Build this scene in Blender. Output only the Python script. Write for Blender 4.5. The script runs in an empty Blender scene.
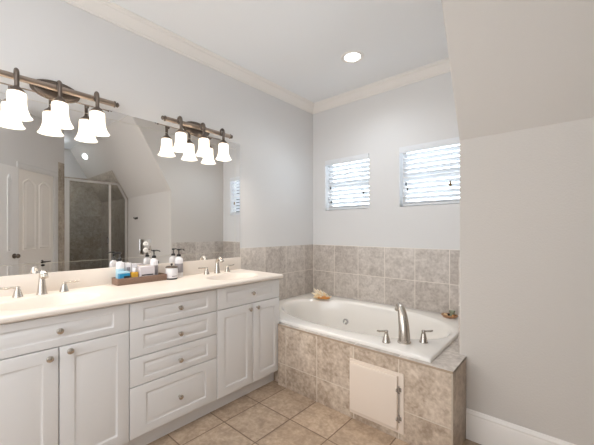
import bpy, bmesh, math, random
from mathutils import Vector, Matrix
random.seed(4)
PI = math.pi
sc = bpy.context.scene
COL = sc.collection

# ---------------------------------------------------------------- camera, world, large lights, exposure
cam_d = bpy.data.cameras.new('camera')
cam = bpy.data.objects.new('camera', cam_d); COL.objects.link(cam)
cam.location = (2.363, -3.002, 1.266)
cam.rotation_euler = (PI/2, 0, 0.7179)
cam_d.sensor_width = 36
cam_d.lens = 312.24/594*36
cam_d.shift_y = 8.06/594
cam_d.clip_start = 0.02
sc.camera = cam

w = bpy.data.worlds.new('overcast_sky'); sc.world = w; w.use_nodes = True
bg = w.node_tree.nodes['Background']
bg.inputs[0].default_value = (0.76, 0.88, 1.0, 1); bg.inputs[1].default_value = 8.5

def area(name, loc, rot, sx, sy, power, col=(1, 1, 1), portal=False):
    l = bpy.data.lights.new(name, 'AREA'); l.shape = 'RECTANGLE'; l.size = sx; l.size_y = sy
    l.energy = power; l.color = col
    if portal: l.cycles.is_portal = True
    o = bpy.data.objects.new(name, l); COL.objects.link(o); o.location = loc; o.rotation_euler = rot
    return o
area('window_portal', (0.472, 0.15, 1.79), (-PI/2, 0, 0), 0.6, 0.62, 1, portal=True)
area('window_portal', (1.375, 0.15, 1.79), (-PI/2, 0, 0), 0.6, 0.62, 1, portal=True)
# added soft fill behind the camera, standing in for daylight from a doorway
area('rear_fill', (1.5, -3.95, 1.6), (PI/2, 0, 0), 2.2, 1.6, 32, (0.93, 0.96, 1.0))
area('overhead_fill', (1.6, -3.55, 2.70), (0, 0, 0), 0.9, 0.7, 12, (1.0, 0.97, 0.94))  # second added fill, unseen near the rear ceiling; no lamp fitting here

vs = sc.view_settings
vs.view_transform = 'Standard'; vs.look = 'None'; vs.gamma = 1; vs.use_curve_mapping = False
vs.exposure = 0.13
sc.cycles.use_denoising = True
sc.cycles.max_bounces = 10; sc.cycles.diffuse_bounces = 6; sc.cycles.glossy_bounces = 6
sc.cycles.transparent_max_bounces = 12; sc.cycles.sample_clamp_indirect = 6

# ---------------------------------------------------------------- materials
def srgb(r, g, b):
    f = lambda c: (c/255/12.92) if c/255 <= 0.04045 else ((c/255+0.055)/1.055)**2.4
    return (f(r), f(g), f(b), 1)
def new_mat(name):
    m = bpy.data.materials.new(name); m.use_nodes = True
    return m, m.node_tree.nodes, m.node_tree.links, m.node_tree.nodes['Principled BSDF']
def mat(name, col, rough=0.5, metal=0.0, bump=0.0, scale=60, emit=None, es=0, spec=None, vary=0.0, trans=0, coat=0):
    m, N, L, p = new_mat(name)
    p.inputs['Base Color'].default_value = col; p.inputs['Roughness'].default_value = rough
    p.inputs['Metallic'].default_value = metal
    p.inputs['Transmission Weight'].default_value = trans
    p.inputs['Coat Weight'].default_value = coat
    if spec is not None: p.inputs['Specular IOR Level'].default_value = spec
    if emit: p.inputs['Emission Color'].default_value = emit; p.inputs['Emission Strength'].default_value = es
    tc = N.new('ShaderNodeTexCoord')
    nz = N.new('ShaderNodeTexNoise'); nz.inputs['Scale'].default_value = scale; nz.inputs['Detail'].default_value = 4
    L.new(tc.outputs['Object'], nz.inputs['Vector'])
    if bump:
        b = N.new('ShaderNodeBump'); b.inputs['Strength'].default_value = bump; b.inputs['Distance'].default_value = 0.002
        L.new(nz.outputs['Fac'], b.inputs['Height']); L.new(b.outputs[0], p.inputs['Normal'])
    if vary:
        mx = N.new('ShaderNodeMix'); mx.data_type = 'RGBA'
        mx.inputs[6].default_value = tuple(c*(1-vary) for c in col[:3])+(1,); mx.inputs[7].default_value = tuple(min(1, c*(1+vary)) for c in col[:3])+(1,)
        L.new(nz.outputs['Fac'], mx.inputs[0]); L.new(mx.outputs[2], p.inputs['Base Color'])
    return m

def tile_mat(name, ua, va, u0, v0, T, light, dark, grout, gw=0.0035, rough=0.45, warm=None):
    """square ceramic tiles laid out in world metres on the axes ua, va"""
    m, N, L, p = new_mat(name)
    geo = N.new('ShaderNodeNewGeometry'); sep = N.new('ShaderNodeSeparateXYZ'); L.new(geo.outputs['Position'], sep.inputs[0])
    def math_(op, a, b=None, c=None):
        n = N.new('ShaderNodeMath'); n.operation = op
        for i, x in enumerate((a, b, c)):
            if x is None: continue
            if isinstance(x, (int, float)): n.inputs[i].default_value = x
            else: L.new(x, n.inputs[i])
        return n.outputs[0]
    def cell(ax, o):
        s = math_('DIVIDE', math_('SUBTRACT', sep.outputs['XYZ'.index(ax)], o), T)
        fl = math_('FLOOR', s); fr = math_('SUBTRACT', s, fl)
        d = math_('MULTIPLY', math_('MINIMUM', fr, math_('SUBTRACT', 1.0, fr)), T)
        return fl, d
    fu, du = cell(ua, u0); fv, dv = cell(va, v0)
    d = math_('MINIMUM', du, dv)
    mr = N.new('ShaderNodeMapRange'); mr.inputs['From Min'].default_value = gw*0.6; mr.inputs['From Max'].default_value = gw*1.25
    L.new(d, mr.inputs['Value'])
    comb = N.new('ShaderNodeCombineXYZ'); L.new(fu, comb.inputs[0]); L.new(fv, comb.inputs[1])
    wn = N.new('ShaderNodeTexWhiteNoise'); wn.noise_dimensions = '3D'; L.new(comb.outputs[0], wn.inputs['Vector'])
    off = N.new('ShaderNodeVectorMath'); off.operation = 'MULTIPLY_ADD'
    L.new(wn.outputs['Color'], off.inputs[0]); off.inputs[1].default_value = (9, 9, 9); L.new(geo.outputs['Position'], off.inputs[2])
    n1 = N.new('ShaderNodeTexNoise'); n1.inputs['Scale'].default_value = 14; n1.inputs['Detail'].default_value = 8; n1.inputs['Roughness'].default_value = 0.62
    n1.inputs['Distortion'].default_value = 0.5; L.new(off.outputs[0], n1.inputs['Vector'])
    n2 = N.new('ShaderNodeTexNoise'); n2.inputs['Scale'].default_value = 45; n2.inputs['Detail'].default_value = 5; L.new(off.outputs[0], n2.inputs['Vector'])
    f = math_('ADD', math_('MULTIPLY', n1.outputs['Fac'], 0.6), math_('MULTIPLY', n2.outputs['Fac'], 0.4))
    f = math_('ADD', f, math_('MULTIPLY', math_('SUBTRACT', wn.outputs['Value'], 0.5), 0.12))
    cr = N.new('ShaderNodeValToRGB'); cr.color_ramp.elements[0].position = 0.36; cr.color_ramp.elements[1].position = 0.64
    cr.color_ramp.elements[0].color = dark; cr.color_ramp.elements[1].color = light
    if warm:
        e = cr.color_ramp.elements.new(0.5); e.color = warm
    L.new(f, cr.inputs[0])
    mx = N.new('ShaderNodeMix'); mx.data_type = 'RGBA'; mx.inputs[6].default_value = grout
    L.new(cr.outputs[0], mx.inputs[7]); L.new(mr.outputs[0], mx.inputs[0]); L.new(mx.outputs[2], p.inputs['Base Color'])
    p.inputs['Roughness'].default_value = rough
    hb = math_('ADD', math_('MULTIPLY', mr.outputs[0], 1.0), math_('MULTIPLY', f, 0.35))
    b = N.new('ShaderNodeBump'); b.inputs['Strength'].default_value = 0.5; b.inputs['Distance'].default_value = 0.0025
    L.new(hb, b.inputs['Height']); L.new(b.outputs[0], p.inputs['Normal'])
    return m

WL, WD, WG = srgb(214, 206, 198), srgb(172, 162, 153), srgb(226, 218, 208)
M = {}
M['paint'] = mat('wall_paint', srgb(221, 220, 219), 0.75, bump=0.18, scale=140)
M['paint_texture'] = mat('orange_peel_paint', srgb(207, 202, 196), 0.8, bump=0.55, scale=120)
M['ceiling'] = mat('ceiling_paint', srgb(236, 237, 238), 0.85, bump=0.15, scale=120)
M['trim'] = mat('trim_paint', srgb(236, 232, 227), 0.4)
M['floor'] = tile_mat('floor_tile', 'X', 'Y', 0.6427, -1.4563, 0.307, srgb(200, 180, 158), srgb(158, 137, 116), srgb(122, 100, 80), gw=0.004, rough=0.32, warm=srgb(180, 158, 136))
M['tile_back'] = tile_mat('wall_tile_back', 'X', 'Z', 0.011, 1.0965-0.309*3, 0.309, WL, WD, WG, rough=0.4)
M['tile_side'] = tile_mat('wall_tile_side', 'Y', 'Z', -0.176, 1.0965-0.309*3, 0.314, WL, WD, WG, rough=0.4)
M['tile_front'] = tile_mat('surround_tile_front', 'X', 'Z', 1.58, 0.183, 0.3125, srgb(220, 206, 190), srgb(164, 145, 127), srgb(216, 205, 190), rough=0.4, warm=srgb(196, 179, 161))
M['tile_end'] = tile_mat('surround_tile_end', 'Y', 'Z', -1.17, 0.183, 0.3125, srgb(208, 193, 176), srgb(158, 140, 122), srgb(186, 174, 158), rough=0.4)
M['tile_top'] = tile_mat('surround_tile_top', 'X', 'Y', 1.58, -1.17, 0.3125, WL, WD, WG, rough=0.4)
M['tile_shower_x'] = tile_mat('shower_tile_x', 'X', 'Z', 3.36, 0.0, 0.309, srgb(196, 186, 172), srgb(152, 140, 126), srgb(180, 170, 158), rough=0.4)
M['tile_shower_y'] = tile_mat('shower_tile_y', 'Y', 'Z', -0.88, 0.0, 0.309, srgb(196, 186, 172), srgb(152, 140, 126), srgb(180, 170, 158), rough=0.4)
M['cabinet'] = mat('white_thermofoil', srgb(228, 227, 226), 0.38)
M['counter'] = mat('cream_cultured_marble', srgb(230, 221, 211), 0.3, scale=6, vary=0.015)
M['acrylic'] = mat('white_acrylic', srgb(236, 232, 226), 0.16, coat=0.4)
M['nickel'] = mat('brushed_nickel', srgb(206, 199, 190), 0.27, 1.0)
M['pewter'] = mat('antique_pewter', srgb(118, 108, 100), 0.4, 1.0, bump=0.6, scale=90)
M['dark_metal'] = mat('dark_bronze', srgb(44, 38, 34), 0.35, 0.6)
M['bar_metal'] = mat('satin_bronze_nickel', srgb(168, 154, 142), 0.38, 1.0)
M['chrome'] = mat('chrome', srgb(200, 200, 200), 0.12, 1.0)
M['mirror'] = mat('mirror_silver', (0.93, 0.93, 0.925, 1), 0.0, 1.0)
M['bevel'] = mat('mirror_bevel', (0.92, 0.92, 0.915, 1), 0.0, 1.0)
M['seam'] = mat('ground_glass_edge', srgb(214, 210, 196), 0.35, 0.8)
M['aluminium'] = mat('shower_aluminium', srgb(214, 212, 208), 0.3, 0.7)
M['door_white'] = mat('door_paint', srgb(236, 235, 234), 0.4)
M['panel'] = mat('access_panel_paint', srgb(230, 216, 202), 0.5)
M['blind'] = mat('blind_white', srgb(226, 228, 231), 0.45)
M['dark_plastic'] = mat('black_plastic', srgb(30, 28, 28), 0.35)
M['wood_bead'] = mat('wooden_tassel', srgb(120, 92, 52), 0.5)
M['bottle_white'] = mat('white_bottle', srgb(226, 224, 226), 0.3)
M['label_grey'] = mat('grey_label', srgb(150, 146, 150), 0.6)
M['blue'] = mat('blue_plastic', srgb(32, 132, 176), 0.35)
M['amber'] = mat('amber_liquid', srgb(206, 160, 62), 0.15)
M['lilac'] = mat('pale_grey_card', srgb(206, 200, 204), 0.6)
M['sky_plastic'] = mat('pale_blue_plastic', srgb(170, 205, 220), 0.3)
M['tray'] = mat('woven_tray', srgb(134, 108, 92), 0.6, bump=1.0, scale=160, vary=0.35)
M['shell'] = mat('shell_cream', srgb(232, 204, 160), 0.45, scale=40, vary=0.18)
M['shell_pale'] = mat('shell_pale', srgb(244, 230, 206), 0.45)
M['shell_in'] = mat('shell_orange', srgb(206, 140, 72), 0.4, scale=30, vary=0.2)
M['dish'] = mat('tan_dish', srgb(178, 136, 100), 0.5, scale=80, vary=0.25)
M['green_glass'] = mat('green_glass', srgb(206, 214, 190), 0.15, trans=0.6)
M['socket'] = mat('socket_white', srgb(236, 232, 226), 0.4)
M['lens'] = mat('lamp_lens', (1, 1, 1, 1), 0.5, emit=(1.0, 0.97, 0.92, 1), es=9)
M['shade'] = mat('frosted_glass_lit', srgb(250, 246, 238), 0.4, emit=(1.0, 0.90, 0.76, 1), es=4.2)
M['bulb'] = mat('lit_bulb', (1, 1, 1, 1), 0.4, emit=(1.0, 0.86, 0.68, 1), es=18)

def glass_mat(name, tint, ior=1.45):
    m = bpy.data.materials.new(name); m.use_nodes = True
    N, L = m.node_tree.nodes, m.node_tree.links; N.clear()
    o = N.new('ShaderNodeOutputMaterial'); t = N.new('ShaderNodeBsdfTransparent'); g = N.new('ShaderNodeBsdfGlossy')
    t.inputs[0].default_value = tint; g.inputs['Roughness'].default_value = 0.0
    fr = N.new('ShaderNodeFresnel'); fr.inputs[0].default_value = ior; mx = N.new('ShaderNodeMixShader')
    L.new(fr.outputs[0], mx.inputs[0]); L.new(t.outputs[0], mx.inputs[1]); L.new(g.outputs[0], mx.inputs[2]); L.new(mx.outputs[0], o.inputs[0])
    return m
def shade_mat():
    m = bpy.data.materials.new('frosted_glass_lit'); m.use_nodes = True
    N, L = m.node_tree.nodes, m.node_tree.links; N.clear()
    o = N.new('ShaderNodeOutputMaterial'); t = N.new('ShaderNodeBsdfTranslucent'); d = N.new('ShaderNodeBsdfPrincipled')
    t.inputs[0].default_value = (1, 0.97, 0.92, 1); d.inputs['Base Color'].default_value = srgb(248, 246, 242); d.inputs['Roughness'].default_value = 0.25
    e = N.new('ShaderNodeEmission'); e.inputs[0].default_value = (1.0, 0.93, 0.83, 1); e.inputs[1].default_value = 0.35
    mx = N.new('ShaderNodeMixShader'); mx.inputs[0].default_value = 0.35; ad = N.new('ShaderNodeAddShader')
    L.new(t.outputs[0], mx.inputs[1]); L.new(d.outputs[0], mx.inputs[2]); L.new(mx.outputs[0], ad.inputs[0]); L.new(e.outputs[0], ad.inputs[1]); L.new(ad.outputs[0], o.inputs[0])
    return m
M['shade'] = shade_mat()
M['pane'] = glass_mat('window_glass', (0.97, 0.98, 0.98, 1))
M['shower_glass'] = glass_mat('shower_glass', (0.93, 0.94, 0.93, 1), 1.6)

# ---------------------------------------------------------------- geometry helpers
class B:
    def __init__(s): s.bm = bmesh.new()
    def vf(s, verts, faces):
        vs_ = [s.bm.verts.new(v) for v in verts]
        for f in faces:
            try: s.bm.faces.new([vs_[i] for i in f])
            except ValueError: pass
        return vs_
    def box(s, lo, hi, bev=0.0, seg=2):
        x0, y0, z0 = lo; x1, y1, z1 = hi
        t = bmesh.new()
        v = [t.verts.new(p) for p in ((x0,y0,z0),(x1,y0,z0),(x1,y1,z0),(x0,y1,z0),(x0,y0,z1),(x1,y0,z1),(x1,y1,z1),(x0,y1,z1))]
        for f in ((0,3,2,1),(4,5,6,7),(0,1,5,4),(1,2,6,5),(2,3,7,6),(3,0,4,7)): t.faces.new([v[i] for i in f])
        if bev: bmesh.ops.bevel(t, geom=list(t.edges), offset=bev, segments=seg, profile=0.6, affect='EDGES')
        s.merge(t); return s
    def merge(s, t, mtx=None):
        mp = {}
        for v in t.verts: mp[v] = s.bm.verts.new(mtx @ v.co if mtx else v.co)
        for f in t.faces:
            try: s.bm.faces.new([mp[v] for v in f.verts])
            except ValueError: pass
        t.free()
    def loops(s, loops, cap0=False, cap1=False, closed=True):
        rs = [[s.bm.verts.new(p) for p in lp] for lp in loops]
        n = len(rs[0])
        for a, b in zip(rs, rs[1:]):
            for i in range(n if closed else n-1):
                j = (i+1) % n
                try: s.bm.faces.new((a[i], a[j], b[j], b[i]))
                except ValueError: pass
        if cap0: s.bm.faces.new(rs[0][::-1])
        if cap1: s.bm.faces.new(rs[-1])
        return s
    def lathe(s, prof, c=(0,0,0), n=24, mtx=None, cap=True):
        lp = []
        for r, z in prof:
            r = max(r, 0.0002)
            ring = [Vector((r*math.cos(2*PI*i/n), r*math.sin(2*PI*i/n), z)) for i in range(n)]
            if mtx: ring = [mtx @ v for v in ring]
            lp.append([v+Vector(c) for v in ring])
        return s.loops(lp, cap, cap)
    def tube(s, pts, rad, n=12, cap=True, flat=None):
        pts = [Vector(p) for p in pts]
        if not isinstance(rad, (list, tuple)): rad = [rad]*len(pts)
        lp = []; up = Vector((0.013, 0.021, 1)).normalized()
        t0 = (pts[1]-pts[0]).normalized()
        if abs(t0.dot(up)) > 0.95: up = Vector((1, 0.01, 0))
        a = t0.cross(up).normalized()
        for i, p in enumerate(pts):
            t = (pts[min(i+1, len(pts)-1)]-pts[max(i-1, 0)]).normalized()
            a = (a - t*a.dot(t)).normalized(); b = t.cross(a)
            lp.append([p+(a*math.cos(2*PI*k/n)+b*math.sin(2*PI*k/n)*(flat or 1))*rad[i] for k in range(n)])
        return s.loops(lp, cap, cap)
    def prism(s, poly, fn, a, b):
        """poly of 2D points, fn(u, v, w) -> xyz"""
        return s.loops([[fn(u, v, a) for u, v in poly], [fn(u, v, b) for u, v in poly]], True, True)
    def build(s, name, m, parent=None, off=None, smooth=40):
        bm = s.bm
        if off is not None:
            for v in bm.verts: v.co -= Vector(off)
        bmesh.ops.recalc_face_normals(bm, faces=list(bm.faces))
        if smooth:
            for f in bm.faces: f.smooth = True
            for e in bm.edges:
                if len(e.link_faces) == 2 and e.calc_face_angle(0) > math.radians(smooth): e.smooth = False
        me = bpy.data.meshes.new(name); bm.to_mesh(me); bm.free()
        me.materials.append(M[m] if isinstance(m, str) else m)
        o = bpy.data.objects.new(name, me); COL.objects.link(o)
        if parent: o.parent = parent
        return o
def tag(o, label=None, cat=None, group=None, kind=None):
    if label: o['label'] = label
    if cat: o['category'] = cat
    if group: o['group'] = group
    if kind: o['kind'] = kind
    return o
def thing(name, loc, label, cat, group=None, rz=0):
    o = bpy.data.objects.new(name, None); COL.objects.link(o); o.empty_display_size = 0.05
    o.location = loc; o.rotation_euler = (0, 0, rz)
    return tag(o, label, cat, group)
def struct(name, b, m, parent=None, smooth=40):
    o = b.build(name, m, parent, smooth=smooth)
    if not parent: o['kind'] = 'structure'
    return o
def copy_tree(o, parent=None):
    c = o.copy(); COL.objects.link(c); c.parent = parent
    for ch in list(o.children): copy_tree(ch, c)
    return c
def rect_loop(u0, u1, v0, v1, n=0, arch=0.0):
    """rectangle, optionally with an arched top of height arch, n points on the top"""
    p = [(u0, v0), (u1, v0), (u1, v1-arch)]
    for i in range(1, n+1):
        t = i/(n+1); u = u1+(u0-u1)*t
        p.append((u, v1-arch+arch*math.sin(PI*t)**0.9))
    p.append((u0, v1-arch))
    return p

# ---------------------------------------------------------------- the room
H = 2.775; XK = 1.846; YK = -0.878; XS = 3.358; XF = 4.66; SK = 1.8
YT = YK-(H-1.825)/SK            # where the sloped ceiling meets the flat ceiling
XE = 1.886                      # tub surround end
b = B(); b.box((-0.1, -4.2, -0.1), (4.9, 0.15, 0)); struct('floor', b, 'floor')
b = B(); b.box((-0.1, -4.2, H), (4.9, 0.15, H+0.1)); struct('ceiling', b, 'ceiling')
b = B(); b.box((-0.1, -4.2, 0), (0, 0.14, H)); struct('wall_left', b, 'paint')
WIN = [(0.187, 0.757), (1.091, 1.66)]; WZ0, WZ1 = 1.500, 2.088
b = B()
for x0, x1 in ((0, WIN[0][0]), (WIN[0][1], WIN[1][0]), (WIN[1][1], XK+0.1)): b.box((x0, 0, 0), (x1, 0.14, H))
for x0, x1 in WIN:
    b.box((x0, 0, 0), (x1, 0.14, WZ0)); b.box((x0, 0, WZ1), (x1, 0.14, H))
struct('wall_back', b, 'paint', smooth=0)
# knee wall with the sloped ceiling above it, one solid block whose left side closes the tub alcove
poly = [(0, 0), (YK, 0), (YK, 1.825), (YT, H), (0, H)]
b = B(); b.prism(poly, lambda u, v, w_: (w_, u, v), XK, XF+0.1)
o = struct('wall_right', b, 'paint_texture', smooth=0)
bm = bmesh.new(); bm.from_mesh(o.data)
ed = [e for e in bm.edges if all(abs(v.co.x-XK) < 1e-4 for v in e.verts) and all(v.co.y < YK+1e-3 for v in e.verts)]
bmesh.ops.bevel(bm, geom=ed, offset=0.012, segments=3, profile=0.5, affect='EDGES'); bm.to_mesh(o.data); bm.free()
# shower recess
b = B(); b.box((XF, -1.9, 0), (XF+0.1, YK, H)); struct('wall_shower', b, 'paint')
b = B(); b.box((XS, -1.88, 0), (XF, -1.78, H)); struct('wall_shower_side', b, 'paint')
DV = Vector((-math.sqrt(.5), -math.sqrt(.5), 0)); DN = Vector((-math.sqrt(.5), math.sqrt(.5), 0)); D0 = Vector((3.345, -1.775, 0))
def dg(s, z, n=0.0): return tuple(D0+DV*s+DN*n+Vector((0, 0, z)))   # along, up, out of the diagonal wall into the room
b = B(); b.prism([(0, -0.06), (1.12, -0.06), (1.12, 0), (0, 0)], lambda u, v, w_: dg(u, w_, v), 0, H); struct('wall_diagonal', b, 'paint', smooth=0)
b = B(); b.box((-0.1, -4.2, 0), (4.0, -4.1, H)); struct('wall_near', b, 'paint')
b = B(); b.box((3.9, -4.1, 0), (4.0, -1.88, H)); struct('wall_hall', b, 'paint')

# crown moulding
cp = [(0, 0.088), (0.010, 0.088), (0.012, 0.076), (0.020, 0.072), (0.034, 0.052), (0.052, 0.036), (0.060, 0.024), (0.072, 0.020), (0.078, 0.010), (0.088, 0.008), (0.088, 0), (0, 0)]
b = B(); b.prism(cp, lambda u, v, w_: (u, w_, H-v), -4.1, 0); struct('trim_1', b, 'trim', smooth=25)
b = B(); b.prism(cp, lambda u, v, w_: (w_, -u, H-v), 0, XK); struct('trim_2', b, 'trim', smooth=25)
# tile wainscot round the tub
ZT = 1.0965
b = B(); b.box((0, -1.124, 0.47), (0.008, 0, ZT), 0.001); struct('trim_3', b, 'tile_side')
b = B(); b.box((0.008, -0.008, 0.47), (XK-0.008, 0, ZT), 0.001); struct('trim_4', b, 'tile_back')
b = B(); b.box((XK-0.008, YK+0.014, 0.47), (XK, 0, ZT), 0.001); struct('trim_5', b, 'tile_side')
# baseboard
bp = [(0, 0), (0.016, 0), (0.016, 0.140), (0.012, 0.150), (0.013, 0.160), (0.006, 0.176), (0, 0.180)]
b = B(); b.prism(bp, lambda u, v, w_: (w_, YK-u, v), XE+0.001, XS-0.03); struct('baseboard_right', b, 'trim', smooth=25)
b = B(); b.prism(bp, lambda u, v, w_: (u, w_, v), -4.1, -3.0); struct('baseboard_left', b, 'trim', smooth=25)
# shower tile: knee wall, slope, far wall, side wall, and the strip that wraps onto the diagonal wall
ys = YK-(2.265-1.825)/SK
b = B(); b.box((XS, YK-0.008, 0), (XF, YK, 1.82)); struct('trim_6', b, 'tile_shower_x')
b = B(); b.prism([(YK, 1.82), (ys, 2.265), (ys-0.008, 2.262), (YK-0.008, 1.82)], lambda u, v, w_: (w_, u, v), XS, XF); struct('trim_7', b, 'tile_shower_x')
b = B(); b.prism([(-1.78, 0), (YK-0.008, 0), (YK-0.008, 1.82), (ys-0.008, 2.262), (-1.78, 2.262)], lambda u, v, w_: (w_, u, v), XF-0.008, XF); struct('trim_8', b, 'tile_shower_y')
b = B(); b.box((XS, -1.78, 0), (XF-0.008, -1.772, 2.262)); struct('trim_9', b, 'tile_shower_x')
b = B(); b.prism([(0.008, 0), (0.128, 0), (0.128, 0.008), (0.008, 0.008)], lambda u, v, w_: dg(u, w_, v), 0, 2.262); struct('trim_10', b, 'tile_shower_y', smooth=0)

# windows
for i, (x0, x1) in enumerate(WIN):
    b = B(); f = 0.035; y0, y1 = 0.085, 0.125
    b.box((x0, y0, WZ0), (x0+f, y1, WZ1), .003); b.box((x1-f, y0, WZ0), (x1, y1, WZ1), .003)
    b.box((x0, y0, WZ0), (x1, y1, WZ0+f), .003); b.box((x0, y0, WZ1-f), (x1, y1, WZ1), .003)
    zm = (WZ0+WZ1)/2; b.box((x0+f, y0+0.004, zm-0.018), (x1-f, y1, zm+0.018), .003)
    wf = struct('window_%d' % (i+1), b, 'trim')
    g = B(); g.box((x0+f, 0.104, WZ0+f), (x1-f, 0.108, zm-0.018)); g.box((x0+f, 0.112, zm+0.018), (x1-f, 0.116, WZ1-f)); g.build('glass_pane', 'pane', wf, smooth=0)

# ---------------------------------------------------------------- blinds
def blind(x0, x1, label, tass):
    r = thing('window_blind', ((x0+x1)/2, 0.03, WZ0), label, 'blind', 'white slatted blinds in the back wall windows')
    off = ((x0+x1)/2, 0.03, WZ0); a0, a1 = x0+0.006, x1-0.006
    v = B(); v.box((x0+0.002, -0.012, WZ1-0.062), (x1-0.002, 0.0, WZ1-0.001), .003)
    v.build('valance', 'blind', r, off)
    h = B(); h.box((a0, 0.008, WZ1-0.045), (a1, 0.055, WZ1-0.003)); h.build('head_rail', 'blind', r, off)
    s = B(); z = WZ1-0.085; tilt = math.radians(-38)
    while z > WZ0+0.035:
        lp = []
        for x in (a0+0.022, a1-0.004):
            ring = []
            for t, th in ((-1, .0), (-.5, .0028), (0, .0036), (.5, .0028), (1, .0), (.5, .0), (0, .0010), (-.5, .0)):
                u = t*0.0245; wv = th-0.0015
                ring.append((x, 0.033+u*math.cos(tilt)-wv*math.sin(tilt), z+u*math.sin(tilt)+wv*math.cos(tilt)))
            lp.append(ring)
        s.loops(lp, True, True); z -= 0.0468
    s.build('slats', 'blind', r, off)
    br = B(); br.box((a0+0.022, 0.010, WZ0+0.008), (a1-0.004, 0.058, WZ0+0.026), .003); br.build('bottom_rail', 'blind', r, off)
    c = B()
    for t in (0.16, 0.5, 0.84):
        x = a0+(a1-a0)*t
        for y in (0.008, 0.057): c.box((x-0.001, y-0.0007, WZ0+0.02), (x+0.001, y+0.0007, WZ1-0.05))
    c.build('ladder_cord', 'blind', r, off)
    for x, zz, kind in tass:
        c = B(); c.tube([(x, 0.003, WZ1-0.05), (x, 0.003, zz+0.012)], 0.0011, 6)
        co = c.build('pull_cord', 'blind', r, off)
        t = B(); k = 1.0 if kind == 'dark' else 1.5
        t.lathe([(0.002, 0.016*k), (0.005*k, 0.012*k), (0.008*k, -0.006*k), (0.006*k, -0.014*k), (0.002, -0.016*k)], (x, 0.001, zz), 12)
        t.build('tassel', 'dark_plastic' if kind == 'dark' else 'wood_bead', co, off)
blind(*WIN[0], 'white slatted blind in the left window, nearer the room corner', [(0.262, 1.762, 'dark'), (0.270, 1.599, 'dark'), (0.690, 1.680, 'dark')])
blind(*WIN[1], 'white slatted blind in the right window, partly hidden by the painted wall edge', [(1.157, 1.722, 'dark'), (1.172, 1.668, 'dark'), (1.560, 1.688, 'wood')])

# ---------------------------------------------------------------- vanity
XFR = 0.547; VZ = 0.870
def raised_front(u0, u1, v0, v1, fr, arch=0.0, side=0.0):
    """cabinet front in the y-z plane facing +x with a routed, raised centre field"""
    b = B(); n = 7 if arch else 0; X = XFR; lp = []
    def ring(ins, x, a=0.0):
        e = side if ins >= fr else 0.0
        return [(x, u, v) for u, v in rect_loop(u0+ins+e, u1-ins-e, v0+ins, v1-ins, n, a)]
    sl = 0.036 if not side else 0.027
    prof = [(0.0, X-0.019), (0.0, X-0.004), (0.0015, X-0.001), (0.005, X), (fr, X), (fr+0.003, X-0.003), (fr+0.007, X-0.0052), (fr+0.011, X-0.0050), (fr+sl-0.006, X-0.0008), (fr+sl, X)]
    b.loops([ring(i, x, arch if i >= fr else 0) for i, x in prof], True, True)
    return b
def knob(parent, y, z, off):
    b = B(); mt = Matrix.Rotation(PI/2, 3, 'Y')
    b.lathe([(0.0075, -0.001), (0.0075, 0.002), (0.005, 0.005), (0.005, 0.012), (0.0135, 0.017), (0.0150, 0.022), (0.0135, 0.027), (0.009, 0.0295), (0.0, 0.030)], (XFR, y, z), 20, mt)
    return b.build('knob', 'nickel', parent, off)
def carcass(r, y0, y1, off):
    b = B(); zt = VZ-0.002; X1 = XFR-0.020
    b.box((0.004, y0, 0.105), (X1, y0+0.016, zt)); b.box((0.004, y1-0.016, 0.105), (X1, y1, zt))
    b.box((0.004, y0+0.016, 0.105), (X1, y1-0.016, 0.121)); b.box((0.004, y0+0.016, 0.121), (0.012, y1-0.016, zt)); b.box((X1-0.016, y0+0.016, 0.121), (X1, y1-0.016, zt))
    b.build('body', 'cabinet', r, off)
    b = B(); b.box((0.004, y0, 0.0), (0.478, y1, 0.104)); b.build('toe_kick', 'cabinet', r, off)
G = 0.0022
def sink_base(y0, y1, ym, knobs, label, d_y0):
    off = (0.27, (y0+y1)/2, 0)
    r = thing('sink_cabinet', off, label, 'cabinet', 'white vanity cabinet units'); carcass(r, y0, y1, off)
    p = raised_front(d_y0+G, y1-G, 0.716+G, 0.866, 0.036, side=0.040).build('false_drawer_front', 'cabinet', r, off); knob(p, knobs[0][0], knobs[0][1], off)
    for (a, c, k) in ((d_y0, ym, knobs[1]), (ym, y1, knobs[2])):
        p = raised_front(a+G, c-G, 0.110, 0.716-G, 0.058).build('door', 'cabinet', r, off); knob(p, k[0], k[1], off)
sink_base(-2.945, -2.317, -2.630, [(-2.630, 0.795), (-2.668, 0.675), (-2.590, 0.690)], 'white sink cabinet at the left end of the vanity, two doors below a wide panel', -2.943)
sink_base(-1.752, -1.142, -1.430, [(-1.440, 0.793), (-1.468, 0.675), (-1.393, 0.677)], 'white sink cabinet at the right end of the vanity, beside the bathtub', -1.752)
off = (0.27, -2.0345, 0)
r = thing('drawer_cabinet', off, 'white cabinet with a stack of four drawers in the middle of the vanity', 'cabinet', 'white vanity cabinet units'); carcass(r, -2.317, -1.752, off)
for z0, z1, zk, fr in ((0.716, 0.866, 0.793, 0.036), (0.558, 0.716, 0.633, 0.036), (0.397, 0.558, 0.470, 0.036), (0.110, 0.397, 0.244, 0.050)):
    p = raised_front(-2.317+G, -1.752-G, z0+G, z1-G, fr, side=0.036).build('drawer', 'cabinet', r, off); knob(p, -2.027, zk, off)

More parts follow.
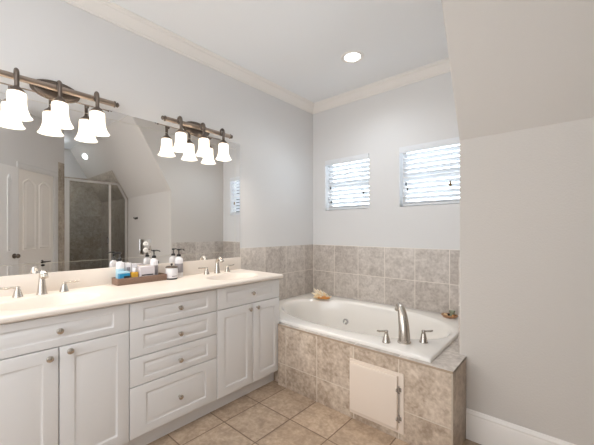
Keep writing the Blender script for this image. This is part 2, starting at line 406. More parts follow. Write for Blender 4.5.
# countertop with two integral basins
def angles(rx0, rx1, ry0, ry1, cx, cy, n):
    a = [2*PI*i/n for i in range(n)]
    for x in (rx0, rx1):
        for y in (ry0, ry1): a.append(math.atan2(y-cy, x-cx) % (2*PI))
    return sorted(set(round(t, 6) for t in a))
def ray_rect(t, rx0, rx1, ry0, ry1, cx, cy):
    c, s = math.cos(t), math.sin(t); k = 1e9
    if c > 1e-9: k = min(k, (rx1-cx)/c)
    if c < -1e-9: k = min(k, (rx0-cx)/c)
    if s > 1e-9: k = min(k, (ry1-cy)/s)
    if s < -1e-9: k = min(k, (ry0-cy)/s)
    return cx+c*k, cy+s*k
def sup(t, a, c_, n=2.0):
    c, s = math.cos(t), math.sin(t)
    k = (abs(c/a)**n+abs(s/c_)**n)**(-1/n)
    return c*k, s*k
ZC = 0.903; XC = 0.575; CY0, CY1 = -2.965, -1.126
cpos = (0.29, -2.045, 0.870)
ct = thing('countertop', cpos, 'long cream cultured marble countertop with two oval basins on the white vanity', 'countertop')
b = B(); XI = XC-0.016
for (y0, y1, cy) in ((CY0, -2.26, -2.617), (-1.80, CY1, -1.445)):
    cx = 0.325; A = angles(0, XI, y0, y1, cx, cy, 56)
    rings = [[(*ray_rect(t, 0, XI, y0, y1, cx, cy), ZC) for t in A]]
    for k, z in ((1.06, ZC), (1.0, ZC-0.003), (0.96, ZC-0.014), (0.88, ZC-0.05), (0.72, ZC-0.095), (0.48, ZC-0.122), (0.2, ZC-0.130), (0.07, ZC-0.131)):
        rings.append([(cx+sup(t, 0.165*k, 0.225*k)[0], cy+sup(t, 0.165*k, 0.225*k)[1], z) for t in A])
    b.loops(rings)
b.vf([(0, -2.26, ZC), (XI, -2.26, ZC), (XI, -1.80, ZC), (0, -1.80, ZC)], [(0, 1, 2, 3)])
edge = [(XI, ZC), (XI+0.008, ZC-0.002), (XC-0.002, ZC-0.008), (XC, ZC-0.016), (XC-0.002, ZC-0.025), (XI+0.006, ZC-0.031), (XI, ZC-0.0325), (0.50, ZC-0.0325)]
b.loops([[(x, y, z) for x, z in edge] for y in (CY0, CY1)], closed=False)
for y in (CY0, CY1): b.vf([(x, y, z) for x, z in edge]+[(0, y, ZC-0.0325), (0, y, ZC)], [tuple(range(len(edge)+2))])
b.build('slab', 'counter', ct, cpos, smooth=35)
b = B(); b.box((0.0, CY0, ZC-0.001), (0.020, CY1, 1.0135), 0.003); b.build('backsplash', 'counter', ct, cpos)
for cy in (-2.617, -1.445):
    b = B(); b.lathe([(0.0, 0.006), (0.014, 0.006), (0.02, 0.004), (0.022, 0)], (0.325, cy, ZC-0.1325), 20); b.build('drain', 'nickel', ct, cpos)

# mirror
mp = (0.0, -2.04, 1.0145); MY0, MY1, MZ0, MZ1 = -2.95, -1.128, 1.0145, 2.082; BW = 0.058
mi = thing('wall_mirror', mp, 'wide rectangular wall mirror with narrow mirrored edging, above the vanity', 'mirror')
b = B(); b.box((0.001, MY0+BW, MZ0+BW), (0.006, MY1-BW, MZ1-BW)); b.build('mirror_glass', 'mirror', mi, mp, smooth=0)
def strip(pts, name='border_strip'):
    # pts: outer a, outer b, inner b, inner a in (y, z); the outer edge is thinner, so each strip is slightly tilted
    b = B(); (ay, az), (by, bz), (cy, cz), (dy, dz) = pts
    fo, fi = 0.0058, 0.0061
    b.vf([(0.001, ay, az), (0.001, by, bz), (0.001, cy, cz), (0.001, dy, dz), (fo, ay, az), (fo, by, bz), (fi, cy, cz), (fi, dy, dz)],
         [(0, 1, 2, 3), (4, 5, 6, 7), (0, 1, 5, 4), (1, 2, 6, 5), (2, 3, 7, 6), (3, 0, 4, 7)])
    b.build(name, 'bevel', mi, mp, smooth=0)
g = 0.002
b = B()
for lo, hi in (((MY0+BW-g, MZ0+BW-g), (MY1-BW+g, MZ0+BW)), ((MY0+BW-g, MZ1-BW), (MY1-BW+g, MZ1-BW+g)), ((MY0+BW-g, MZ0+BW), (MY0+BW, MZ1-BW)), ((MY1-BW, MZ0+BW), (MY1-BW+g, MZ1-BW))):
    b.box((0.001, lo[0], lo[1]), (0.0066, hi[0], hi[1]))
b.build('seam_line', 'seam', mi, mp, smooth=0)
strip([(MY0, MZ1), (MY1, MZ1), (MY1-BW, MZ1-BW+g), (MY0+BW, MZ1-BW+g)]); strip([(MY0, MZ0), (MY1, MZ0), (MY1-BW, MZ0+BW-g), (MY0+BW, MZ0+BW-g)])
strip([(MY1, MZ0), (MY1, MZ1), (MY1-BW+g, MZ1-BW), (MY1-BW+g, MZ0+BW)]); strip([(MY0, MZ0), (MY0, MZ1), (MY0+BW-g, MZ1-BW), (MY0+BW-g, MZ0+BW)])

# outlet on the mirror
op = (0.006, -2.003, 1.145)
ou = thing('wall_outlet', op, 'white double socket in a mirrored cover plate on the wall mirror', 'outlet')
b = B(); b.box((0.0062, -2.043, 1.088), (0.010, -1.963, 1.203), 0.0015); b.build('cover_plate', 'mirror', ou, op)
for z in (1.168, 1.122):
    b = B(); mt = Matrix.Rotation(PI/2, 3, 'Y'); b.lathe([(0.018, 0.0), (0.018, 0.003), (0.016, 0.0045), (0.0, 0.0045)], (0.009, -2.003, z), 20, mt); so = b.build('socket', 'socket', ou, op)
    b = B()
    for dy in (-0.006, 0.006): b.box((0.0132, -2.003+dy-0.001, z-0.002), (0.0139, -2.003+dy+0.001, z+0.007))
    b.build('slot', 'dark_plastic', so, op)

# ---------------------------------------------------------------- vanity lights
def vanity_light(yc, half, ys_, label):
    p = (0.0, yc, 2.113)
    r = thing('vanity_light', p, label, 'wall light', 'three shade pewter vanity lights')
    # oval back plate, embossed
    b = B(); lp = []
    for k, x in ((1.0, 0.001), (1.0, 0.006), (0.93, 0.010), (0.86, 0.009), (0.80, 0.014), (0.5, 0.020), (0.1, 0.022)):
        lp.append([(x, yc+0.125*k*math.cos(2*PI*i/40), 2.113+0.062*k*math.sin(2*PI*i/40)) for i in range(40)])
    b.loops(lp, True, True); b.build('back_plate', 'pewter', r, p)
    for dy in (-0.05, 0.05):
        b = B(); b.tube([(0.012, yc+dy, 2.113), (0.055, yc+dy, 2.113)], 0.008, 12); b.build('stem', 'pewter', r, p)
    b = B(); b.tube([(0.062, yc-half+0.03, 2.113), (0.062, yc+half-0.03, 2.113)], 0.0175, 20); b.build('bar', 'bar_metal', r, p)
    for s in (-1, 1):
        b = B(); mt = Matrix.Rotation(-s*PI/2, 3, 'X')
        b.lathe([(0.0175, -0.002), (0.021, 0.002), (0.021, 0.006), (0.012, 0.010), (0.011, 0.014), (0.016, 0.019), (0.016, 0.024), (0.008, 0.031), (0, 0.033)], (0.062, yc+s*(half-0.031), 2.113), 16, mt)
        b.build('finial', 'pewter', r, p)
    for y in ys_:
        sh_x = 0.120
        b = B(); pts = []; rad = []
        for i in range(26):                                      # scroll over the bar
            t = i/25; a = math.radians(-150+t*330); rr = 0.012+0.015*t
            pts.append((0.096-rr*math.cos(a)*1.0, y, 2.112+rr*math.sin(a)*1.2)); rad.append(0.007+0.004*t)
        end = pts[-1]
        for t in (0.25, 0.5, 0.75, 1.0): pts.append((end[0]+(sh_x-end[0])*t, y, end[2]+(2.036-end[2])*t)); rad.append(0.011)
        b.tube(pts, rad, 10); a_ = b.build('scroll_arm', 'pewter', r, p)
        b = B(); b.lathe([(0.008, 0.030), (0.012, 0.024), (0.020, 0.014), (0.032, 0.004), (0.036, -0.004), (0.034, -0.008), (0.0, -0.008)], (sh_x, y, 2.020), 24); b.build('shade_cap', 'pewter', a_, p)
        b = B(); Z = 2.012
        prof = [(0.033, 0.0), (0.0395, -0.004), (0.0415, -0.016), (0.041, -0.045), (0.043, -0.075), (0.049, -0.100), (0.059, -0.122), (0.068, -0.134)]
        inner = [(x-0.003, z) for x, z in prof[::-1]]
        b.lathe([(q, z) for q, z in prof]+inner, (sh_x, y, Z), 32, cap=False)
        s_ = b.build('glass_shade', 'shade', r, p)
        b = B(); b.lathe([(0.0, -0.010), (0.014, -0.012), (0.014, -0.045), (0.012, -0.056), (0.0, -0.058)], (sh_x, y, Z), 16)
        b.build('bulb_socket', 'socket', s_, p)
        l = bpy.data.lights.new('bulb_light', 'POINT'); l.energy = BULB; l.color = (1.0, 0.89, 0.77); l.shadow_soft_size = 0.022
        lo = bpy.data.objects.new('bulb_light', l); COL.objects.link(lo); lo.parent = r; lo.location = (sh_x, y-yc, 1.918-2.113)
BULB = 5.5
vanity_light(-2.535, 0.333, (-2.728, -2.539, -2.347), 'pewter bar light with three lit glass shades, over the left basin')
vanity_light(-1.583, 0.327, (-1.785, -1.585, -1.395), 'pewter bar light with three lit glass shades, over the right basin')

# ---------------------------------------------------------------- ceiling lamps
def downlight(loc, label, R=None, power=28):
    r = thing('recessed_light', loc, label, 'ceiling light', 'round recessed lights')
    b = B(); b.lathe([(0.098, 0.0), (0.098, -0.004), (0.090, -0.008), (0.072, -0.006), (0.066, 0.0)], n=40, cap=False); b.build('trim_ring', 'trim', r)
    b = B(); b.lathe([(0.066, -0.0005), (0.064, -0.003), (0.0, -0.004)], n=32); b.build('lens', 'lens', r)
    l = bpy.data.lights.new('downlight_lamp', 'SPOT'); l.energy = power; l.spot_size = 2.6; l.spot_blend = 1; l.color = (.86, .93, 1); l.shadow_soft_size = 0.05
    lo = bpy.data.objects.new('downlight_lamp', l); COL.objects.link(lo); lo.parent = r; lo.location = (0, 0, -0.02)
    if R: r.rotation_euler = R
    return r
downlight((0.94, -0.64, H), 'round recessed light in the flat ceiling above the bathtub')
zz = 2.58; sl_ = downlight((4.07, YK-(zz-1.825)/SK-0.002, zz), 'round recessed light in the sloped ceiling of the shower, seen in the mirror', (-math.atan(SK), 0, 0), 45); sl_.scale = (0.6, 0.6, 0.6)

# ---------------------------------------------------------------- basin faucets
def bell(b, x, y, z, r=0.024, h=0.055):
    b.lathe([(r*1.0, 0), (r*1.0, h*.06), (r*.92, h*.12), (r*.78, h*.35), (r*.55, h*.7), (r*.42, h*.86), (r*.5, h*.93), (r*.42, h*1.02), (0, h*1.06)], (x, y, z), 24)
def handle(r, y, s, h=0.055, rr=0.024, ll=0.075, name='handle', along='y'):
    b = B(); bell(b, 0, y, 0, rr, h); hd = b.build(name, 'nickel', r)
    b = B(); z = h*0.93
    b.tube([(0, y, z), (0.0, y+s*0.02, z+0.002), (0.0, y+s*0.045, z+0.001), (0.0, y+s*ll, z+0.005)], [0.006, 0.0055, 0.0065, 0.0055], 10); b.build('lever', 'nickel', hd)
def basin_faucet(x, y, label):
    r = thing('basin_faucet', (x, y, ZC+0.0005), label, 'faucet', 'brushed nickel basin faucets')
    b = B(); b.lathe([(0.027, 0), (0.027, 0.004), (0.0245, 0.008)], n=24)
    pts, rad = [], []
    for i in range(9): t = i/8; pts.append((0, 0, 0.004+0.085*t)); rad.append(0.024-0.0095*t)
    for i in range(1, 13):
        a = math.radians(i*11.5); R_ = 0.036
        pts.append((R_*(1-math.cos(a)), 0, 0.089+R_*math.sin(a)*1.05)); rad.append(0.0145+0.0022*math.sin(a/2))
    b.tube(pts, rad, 20); b.tube([pts[-1], (pts[-1][0]+0.008, 0, pts[-1][2]-0.014)], [0.0166, 0.0172], 20)
    b.build('spout', 'nickel', r)
    handle(r, -0.104, -1); handle(r, 0.104, 1)
    return r
basin_faucet(0.092, -2.617, 'brushed nickel three piece faucet at the left basin, nearest the picture edge')
basin_faucet(0.092, -1.440, 'brushed nickel three piece faucet at the right basin, towards the bathtub')

# ---------------------------------------------------------------- tub surround with access panel
YD = -1.168; ZD = 0.4975; sp = (1.2, -0.6, 0)
su = thing('tub_surround', sp, 'low tiled platform that encloses the bathtub, beige stone look tiles', 'tub surround')
b = B(); b.box((0.553, YD, 0), (XE-0.008, YD+0.04, ZD-0.002), 0.001); b.box((0.30, -1.139, 0), (0.56, -1.12, ZD-0.014)); b.build('front_face', 'tile_front', su, sp)
b = B(); b.box((XE-0.008, YD, 0), (XE, YK-0.002, ZD-0.002), 0.001); b.build('end_face', 'tile_end', su, sp)
b = B()
b.prism([(0.553, YD), (XE, YD), (XE, YK-0.001), (XK-0.001, YK-0.001), (XK-0.009, -0.01), (1.735, -0.01), (1.735, YD+0.055), (0.553, YD+0.055)], lambda u, v, w_: (u, v, w_), ZD-0.012, ZD)
b.build('top_ledge', 'tile_top', su, sp, smooth=0)
b = B(); b.box((0.553, YD-0.0015, ZD-0.012), (XE, YD+0.002, ZD+0.001), 0.001); b.build('edge_trim', mat('edge_grout', srgb(176, 156, 136), 0.5), su, sp)
# access panel
a0, a1, c0, c1 = 1.239, 1.614, 0.040, 0.403; yf = YD
b = B(); b.box((a0, yf-0.006, c0), (a1, yf, c1), 0.002); ap = b.build('access_panel', 'panel', su, sp)
b = B(); lp = []
for ins, y in ((0.0, yf-0.006), (0.0, yf-0.020), (0.004, yf-0.024), (0.012, yf-0.026)):
    lp.append([(u, y, v) for u, v in rect_loop(a0+0.010+ins, a1-0.034-ins, c0+0.024+ins, c1-0.018-ins)])
b.loops(lp, True, True); b.build('panel_door', 'panel', ap, sp)
for z in (0.305, 0.130):
    b = B(); b.tube([(a1-0.026, yf-0.014, z-0.022), (a1-0.026, yf-0.014, z+0.022)], 0.0055, 10); b.box((a1-0.024, yf-0.009, z-0.012), (a1-0.012, yf-0.006, z+0.012), .0008)
    b.box((a1-0.040, yf-0.028, z-0.010), (a1-0.030, yf-0.0255, z+0.010), .0008)
    b.build('hinge', 'chrome', ap, sp)
b = B(); b.tube([(a1-0.027, yf-0.012, 0.15), (a1-0.027, yf-0.012, 0.29)], 0.002, 8); b.build('hinge_rod', 'chrome', ap, sp)

# ---------------------------------------------------------------- bathtub
TX0, TX1, TY0, TY1 = 0.010, 1.755, -1.127, -0.010; TCX, TCY = 0.93, -0.572; ZR = 0.521
tp = (TCX, TCY, 0.0)
tub = thing('bathtub', tp, 'white oval drop in bathtub with a wide rim, set in the tiled platform', 'bathtub')
A = angles(TX0, TX1, TY0, TY1, TCX, TCY, 88)
def tr(ins, z):
    out = []
    for t in A:
        x, y = ray_rect(t, TX0, TX1, TY0, TY1, TCX, TCY)
        out.append((min(max(x, TX0+ins), TX1-ins), min(max(y, TY0+ins), TY1-ins), z))
    return out
def el(k, z, a=0.785, c_=0.435, n=2.15, dx=0.0): return [(TCX+dx+sup(t, a*k, c_*k, n)[0], TCY+sup(t, a*k, c_*k, n)[1], z) for t in A]
b = B(); b.loops([tr(0, ZD+0.0005), tr(0, ZR-0.010), tr(0.004, ZR-0.003), tr(0.012, ZR), el(1.035, ZR), el(1.012, ZR-0.002), el(0.99, ZR-0.010), el(0.975, ZR-0.03), el(0.95, ZR-0.10), el(0.92, ZR-0.20), el(0.88, ZR-0.30), el(0.83, ZR-0.36), el(0.74, ZR-0.395), el(0.55, ZR-0.41), el(0.25, ZR-0.415), el(0.03, ZR-0.417)])
b.build('basin', 'acrylic', tub, tp, smooth=50)
def jet(x, z, far=True):
    k = 0.918; y = TCY+0.435*k*(1-abs((x-TCX)/(0.785*k))**2.15)**(1/2.15)*(1 if far else -1)-0.004
    b = B(); mt = Matrix.Rotation(PI/2, 3, 'X') if far else Matrix.Rotation(-PI/2, 3, 'X')
    b.lathe([(0.030, -0.01), (0.030, 0.004), (0.026, 0.008), (0.018, 0.006), (0.015, 0.002)], (x, y, z), 24, mt, cap=False); j = b.build('jet', 'chrome', tub, tp)
    b = B(); b.lathe([(0.015, 0.002), (0.010, 0.006), (0.0, 0.010)], (x, y, z), 16, mt); b.build('nozzle', 'acrylic', j, tp)
jet(0.60, 0.315)
# roman tub faucet across the near right corner
fd = math.atan2(0.175, 0.200)          # direction of the handle line
tf = thing('tub_faucet', (1.532, -0.965, ZR+0.0005), 'brushed nickel arched tub spout with two lever handles on the bathtub rim', 'faucet', rz=fd-PI/2+PI)
# local +x points into the tub, local y along the handle line
b = B(); pts, rad = [], []
b.lathe([(0.044, 0), (0.044, 0.005), (0.039, 0.010), (0.039, 0.012)], n=28)
for i in range(15):
    t = i/14; a = t*math.radians(112); pts.append((-0.004+0.095*(1-math.cos(a))*1.05, 0, 0.008+0.212*math.sin(min(a, PI/2))-(0.0 if a < PI/2 else 0.05*(a-PI/2)))); rad.append(0.039-0.020*t)
b.tube(pts, rad, 24); e = pts[-1]; b.tube([e, (e[0]+0.006, 0, e[2]-0.022)], [0.018, 0.019], 20)
b.build('spout', 'nickel', tf)
handle(tf, 0.119, 1, 0.078, 0.027, 0.062); handle(tf, -0.129, -1, 0.078, 0.027, 0.062)

# ---------------------------------------------------------------- things on the tub rim
sh = thing('sea_shell', (0.36, -0.26, ZR+0.003), 'spiky cream and orange sea shell on the bathtub rim in the corner', 'shell', rz=math.radians(38)); sh.scale = (1.35, 1.35, 1.35)
b = B(); pts, rad = [], []
N_ = 60; lp = []
for i in range(N_):                                            # coiled body whorl tapering to a spire
    t = i/(N_-1); a = t*2*PI*3.2; k = (1-t)
    R_ = 0.016*k**1.1; r_ = 0.025*k**1.05+0.0015
    pts.append((-0.045+0.105*t, R_*math.cos(a), 0.031+R_*math.sin(a)*0.8-0.012*t)); rad.append(r_)
b.tube(pts, rad, 14)
b.tube([(-0.045, 0.0, 0.022), (-0.066, -0.004, 0.018), (-0.088, -0.006, 0.016)], [0.026, 0.014, 0.003], 12)
b.build('shell_body', 'shell', sh)
b = B()
for i in range(18):
    a = i*2.4; t = (i % 5)/5; R_ = 0.026-0.013*t; x = -0.045+0.090*t
    d = Vector((-0.55+0.5*t, math.cos(a)*1.1, abs(math.sin(a))+0.05)).normalized(); c = Vector((x, 0, 0.028-0.010*t)); L_ = 0.040-0.018*t
    b.tube([c+d*R_*0.6, c+d*(R_+L_*.35), c+d*(R_+L_)+Vector((-0.008, 0, 0))], [0.013-0.004*t, 0.009-0.003*t, 0.0016], 8)
b.tube([Vector((-0.060, 0.01, 0.030)), Vector((-0.085, 0.016, 0.040)), Vector((-0.103, 0.018, 0.046))], [0.012, 0.008, 0.002], 8)
b.build('spines', 'shell_pale', sh)
b = B(); b.tube([(-0.052, -0.024, 0.016), (-0.02, -0.034, 0.018), (0.018, -0.028, 0.015), (0.045, -0.014, 0.011)], [0.006, 0.013, 0.012, 0.004], 12); b.build('aperture', 'shell_in', sh)

di = thing('soap_dish', (1.588, -0.130, ZR+0.001), 'small tan shell dish holding trinkets on the bathtub rim by the wall edge', 'dish')
b = B(); lp = []
for k, z in ((0.6, 0.0), (0.75, 0.002), (1.0, 0.018), (1.03, 0.026), (0.97, 0.026), (0.72, 0.008), (0.1, 0.006)):
    lp.append([(0.062*k*(1+0.05*math.cos(9*a))*math.cos(a), 0.048*k*(1+0.05*math.cos(9*a))*math.sin(a), z) for a in (2*PI*i/54 for i in range(54))])
b.loops(lp, True, True); b.build('bowl', 'dish', di)
for i, (x, y, s_) in enumerate(((-0.032, -0.006, 0.013), (-0.012, 0.014, 0.011), (0.034, -0.012, 0.012), (-0.018, -0.016, 0.010))):
    o = B(); o.lathe([(s_*math.sin(PI*j/8), -s_*math.cos(PI*j/8)*(0.8+0.1*(i % 2))) for j in range(9)], (1.588+x, -0.130+y, ZR+0.001+0.009+s_), 14)
    o = o.build('pebble', ('shell', 'dark_metal', 'shell_in', 'shell')[i])
    tag(o, ['cream pebble at the left side of the tan dish', 'dark brown pebble in the tan dish', 'orange pebble at the right side of the tan dish', 'small cream pebble at the front of the tan dish'][i], 'pebble', 'pebbles in the tan dish')
o = B(); q = (1.606, -0.118, ZR+0.0095); pr = [(0.019, 0), (0.021, 0.004), (0.018, 0.018), (0.021, 0.034), (0.026, 0.050)]
o.lathe([(0, 0)]+pr+[(r_-0.002, z) for r_, z in pr[::-1]][:-1]+[(0, 0.006)], q, 22, cap=False); tag(o.build('votive_holder', 'green_glass'), 'pale green glass votive holder standing in the tan dish', 'candle holder')

# ---------------------------------------------------------------- tray and toiletries on the counter
ZP = ZC+0.0005
tr_ = thing('tray', (0.082, -2.070, ZP), 'long brown woven tray holding toiletries on the cream countertop', 'tray')
b = B(); b.box((-0.054, -0.166, 0), (0.054, 0.166, 0.006)); b.build('base', 'tray', tr_)
for n_, lo, hi in (('long_side', (0.048, -0.166, 0.006), (0.055, 0.166, 0.045)), ('long_side', (-0.055, -0.166, 0.006), (-0.048, 0.166, 0.045)), ('short_side', (-0.048, -0.166, 0.006), (0.048, -0.159, 0.045)), ('short_side', (-0.048, 0.159, 0.006), (0.048, 0.166, 0.045))):
    b = B(); b.box(lo, hi, 0.0015)
    if n_ == 'long_side':                                     # carved lattice relief on the long faces
        x = hi[0] if lo[0] > 0 else lo[0]; s = 1 if lo[0] > 0 else -1
        for i in range(22):
            y = -0.150+i*0.0143
            b.box((min(x, x+s*0.002), y-0.0045, 0.013), (max(x, x+s*0.002), y+0.0045, 0.022), .0006)
            b.box((min(x, x+s*0.002), y-0.0045+0.007, 0.027), (max(x, x+s*0.002), y+0.0045+0.007, 0.037), .0006)
    b.build(n_, 'tray', tr_)
ZI = ZP+0.0065
def pump_bottle(x, y, z, h, r_, rot, label, body='bottle_white', lab='label_grey'):
    r = thing('pump_bottle', (x, y, z), label, 'bottle', 'pump bottles on the vanity', rz=rot)
    b = B(); b.lathe([(r_*.9, 0), (r_, 0.004), (r_, h*.82), (r_*.9, h*.90), (r_*.45, h*.97), (r_*.42, h)], n=28); b.build('body', body, r)
    b = B(); b.lathe([(r_+0.0006, h*.22), (r_+0.0006, h*.66)], n=28, cap=False); b.build('label_band', lab, r)
    b = B(); b.lathe([(r_*.5, h), (r_*.55, h+0.004), (r_*.5, h+0.016), (r_*.2, h+0.020), (0.004, h+0.022), (0.004, h+0.046), (0.010, h+0.048), (0.011, h+0.058), (0, h+0.061)], n=20)
    b.tube([(0, 0, h+0.054), (0.02, 0, h+0.055), (0.036, 0, h+0.052), (0.042, 0, h+0.044)], [0.006, 0.0045, 0.004, 0.0035], 10); b.build('pump', 'dark_plastic', r)
pump_bottle(0.050, -1.765, ZP, 0.160, 0.031, 1.35, 'white pump bottle with a black pump on the counter, behind the lidded canister')
pump_bottle(0.062, -1.965, ZI, 0.155, 0.027, 1.3, 'white pump bottle with a black pump at the right end of the brown tray')
pump_bottle(0.064, -2.196, ZI, 0.150, 0.025, -1.7, 'white pump bottle with a pale blue band at the left end of the brown tray', 'bottle_white', 'sky_plastic')
r = thing('canister', (0.118, -1.858, ZP), 'squat white canister with a pewter lid and black knob beside the tray', 'canister')
b = B(); b.lathe([(0.040, 0), (0.042, 0.004), (0.042, 0.010)], n=32); b.build('base_ring', 'dark_plastic', r)
b = B(); b.lathe([(0.040, 0.010), (0.043, 0.014), (0.043, 0.078), (0.040, 0.084), (0.0, 0.085)], n=32); b.build('body', 'bottle_white', r)
b = B(); b.lathe([(0.0435, 0.026), (0.0435, 0.034)], n=12, cap=False)
b = B(); b.box((0.0405, -0.018, 0.022), (0.0440, 0.018, 0.028)); b.build('label_strip', 'label_grey', r)
b = B(); b.lathe([(0.044, 0.0855), (0.044, 0.092), (0.036, 0.097), (0.010, 0.100), (0, 0.1)], n=32); l_ = b.build('lid', 'pewter', r)
b = B(); b.lathe([(0.004, 0.099), (0.004, 0.105), (0.009, 0.109), (0.009, 0.114), (0, 0.118)], n=16); b.build('knob', 'dark_plastic', l_)

r = thing('cream_jar', (0.106, -2.186, ZI), 'blue square jar with a white lid at the front left of the brown tray', 'jar')
b = B(); b.box((-0.020, -0.034, 0), (0.020, 0.034, 0.068), .006); b.build('body', 'blue', r)
b = B(); b.box((-0.018, -0.031, 0.0685), (0.018, 0.031, 0.082), .004); b.build('lid', 'sky_plastic', r)
b = B(); b.box((0.0195, -0.008, 0.030), (0.0215, 0.034, 0.052), .001); b.build('label_patch', 'dark_plastic', r)
r = thing('perfume_bottle', (0.108, -2.122, ZI), 'small bottle of amber liquid with a white cap next to the blue jar', 'bottle')
b = B(); b.box((-0.015, -0.023, 0), (0.015, 0.023, 0.072), .006); b.build('body', 'amber', r)
b = B(); b.lathe([(0.010, 0.072), (0.010, 0.076), (0.013, 0.077), (0.013, 0.098), (0.011, 0.101), (0, 0.101)], n=20); b.build('cap', 'bottle_white', r)
for x, y, w2, d2, h, lab in ((0.056, -2.146, .017, .017, .130, 'tall white carton behind the amber bottle in the brown tray'), (0.054, -2.103, .018, .014, .124, 'white carton beside the taller one, in the middle of the brown tray')):
    r = thing('carton', (x, y, ZI), lab, 'carton', 'white cartons in the brown tray')
    b = B(); b.box((-d2, -w2, 0), (d2, w2, h), .002); b.build('box', 'bottle_white', r)
    b = B(); b.box((d2-0.0005, -w2*.7, h*.55), (d2+0.0008, w2*.7, h*.8)); b.build('label_patch', 'label_grey', r)
r = thing('tissue_box', (0.106, -2.040, ZI), 'low pale grey box with a dark lower edge at the front of the tray', 'box')
b = B(); b.box((-0.022, -0.052, 0), (0.022, 0.052, 0.105), .006); b.build('box', 'lilac', r)
b = B(); b.box((0.0218, -0.040, 0.042), (0.0234, 0.040, 0.050), .0004); b.build('label_band', 'dark_plastic', r)

# ---------------------------------------------------------------- shower enclosure (seen in the mirror)
se = (XS, -1.35, 0)
en = thing('shower_enclosure', se, 'glass shower screen with a hinged door and a sloping top corner, seen in the mirror', 'shower screen')
ZH = 2.056; yh = YK-(ZH-1.825)/SK-0.012; fw = 0.022
def bar(pts, r_=0.0, name='frame'): pass
b = B(); x0, x1 = XS-0.018, XS+0.018
b.box((x0, -1.770, 0.0), (x1, YK-0.012, 0.09), .004); b.build('curb', 'tile_shower_y', en, se)
b = B()
b.box((x0, -1.770, 0.09), (x1, -1.735, ZH), .003)
b.box((x0, -1.770, ZH-0.03), (x1, yh, ZH), .003)
b.box((x0, YK-0.045, 0.09), (x1, YK-0.012, 1.80), .003)
b.box((x0, -1.172, 0.09), (x1, -1.140, ZH-0.01), .003)
b.box((x0, -1.770, 0.09), (x1, YK-0.012, 0.12), .003)
b.prism([(YK-0.012, 1.79), (yh, ZH), (yh-0.035, ZH), (YK-0.045, 1.785)], lambda u, v, w_: (w_, u, v), x0, x1)
b.build('frame', 'aluminium', en, se)
b = B(); b.prism([(-1.140, 0.12), (YK-0.045, 0.12), (YK-0.045, 1.785), (yh-0.033, ZH-0.03), (-1.140, ZH-0.03)], lambda u, v, w_: (w_, u, v), XS-0.003, XS+0.003); b.build('fixed_pane', 'shower_glass', en, se, smooth=0)
b = B(); b.box((XS-0.003, -1.712, 0.13), (XS+0.003, -1.174, ZH-0.035)); dr = b.build('door_glass', 'shower_glass', en, se, smooth=0)
b = B(); b.box((XS-0.012, -1.733, 0.125), (XS+0.012, -1.708, ZH-0.032), .003); b.build('hinge_stile', 'aluminium', dr, se)
b = B(); b.tube([(XS-0.004, -1.195, 1.05), (XS-0.045, -1.195, 1.06), (XS-0.045, -1.195, 1.14), (XS-0.004, -1.195, 1.15)], 0.008, 10); b.build('handle', 'chrome', dr, se)

# robe hook on the knee wall
hk = thing('robe_hook', (2.965, YK, 1.471), 'small dark robe hook on the painted wall, seen in the mirror', 'hook')
b = B(); b.lathe([(0.020, 0), (0.020, 0.004), (0.010, 0.008), (0.007, 0.03), (0.012, 0.036), (0, 0.040)], n=18, mtx=Matrix.Rotation(PI/2, 3, 'X')); b.build('plate', 'dark_metal', hk)
b = B(); b.tube([(0, -0.010, 0.0), (0, -0.03, -0.02), (0, -0.05, -0.012), (0, -0.055, 0.008)], [0.006, 0.006, 0.005, 0.007], 10); b.build('prong', 'dark_metal', hk)

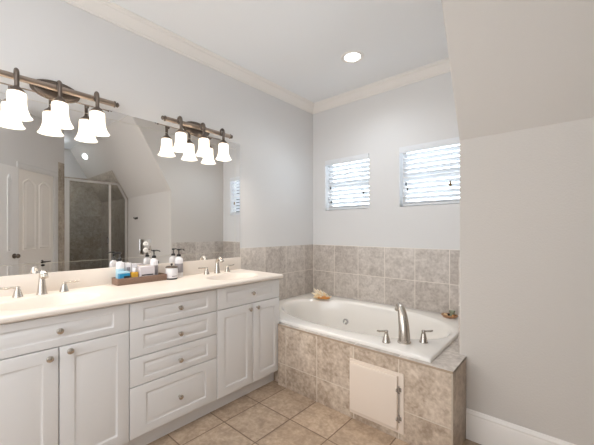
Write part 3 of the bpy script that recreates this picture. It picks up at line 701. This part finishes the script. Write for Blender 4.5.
# ---------------------------------------------------------------- doors on the diagonal wall (seen in the mirror)
def moulded_door(name, s0, s1, n0, z1, cols, m, st=0.055):
    """s0..s1 along the diagonal wall, face at n0"""
    b = B()
    b.prism([(s0, n0-0.035), (s1, n0-0.035), (s1, n0), (s0, n0)], lambda u, v, w_: dg(u, w_, v), 0.008, z1)
    W = s1-s0; cw = (W-st*(cols+1))/cols
    for c in range(cols):
        u0 = s0+st+c*(cw+st)
        for v0, v1, ar in ((0.20, 0.86, 0.0), (1.02, z1-0.10, 0.06)):
            def ring(ins, h): return [dg(u, v, n0+h) for u, v in rect_loop(u0+ins, u0+cw-ins, v0+ins, v1-ins, 9, ar if ar else 0.0001)]
            b.loops([ring(0, 0.0), ring(0.006, 0.010), ring(0.016, 0.003), ring(0.026, 0.0010), ring(0.045, 0.010), ring(0.05, 0.010)], False, True)
    return struct(name, b, m, smooth=30)
d1 = moulded_door('door_1', 0.245, 0.828, 0.004, 2.03, 2, 'trim')
b = B()                                                        # casing round the closet door
b.prism([(0.150, 0), (0.236, 0), (0.236, 0.014), (0.222, 0.018), (0.165, 0.014), (0.150, 0.008)], lambda u, v, w_: dg(u, w_, v), 0, 2.04)
b.prism([(2.036, 0), (2.11, 0), (2.11, 0.008), (2.10, 0.014), (2.05, 0.018), (2.036, 0.014)], lambda u, v, w_: dg(w_, u, v), 0.150, 0.86)
struct('trim_11', b, 'paint')
b = B(); e1 = Vector(dg(0.45, 0.842, 0.004))
mt = Matrix((( -DV.y, 0, DN.x), (DV.x, 0, DN.y), (0, 1, 0)))
mt = Matrix((DV, Vector((0, 0, 1)), DN)).transposed()
b.lathe([(0.026, 0), (0.026, 0.005), (0.010, 0.010), (0.009, 0.035), (0.012, 0.040), (0, 0.044)], e1, 18, mt)
b.tube([e1+DN*0.038, e1+DN*0.042-DV*0.05, e1+DN*0.040-DV*0.10], [0.008, 0.007, 0.006], 10); b.build('door_handle', 'dark_metal', d1)
b = B(); e2 = Vector(dg(0.45, 0.765, 0.004)); b.lathe([(0.026, 0), (0.026, 0.006), (0.014, 0.012), (0.012, 0.03), (0, 0.034)], e2, 18, mt); b.build('door_latch', 'dark_metal', d1)
d2 = moulded_door('door_2', 0.862, 1.125, 0.024, 2.035, 1, 'door_white', 0.10)
b = B(); e3 = Vector(dg(0.925, 0.960, 0.024)); b.lathe([(0.030, 0), (0.030, 0.005), (0.012, 0.010), (0.010, 0.026), (0.024, 0.034), (0.028, 0.044), (0.022, 0.056), (0, 0.060)], e3, 20, mt); b.build('door_knob', 'pewter', d2)
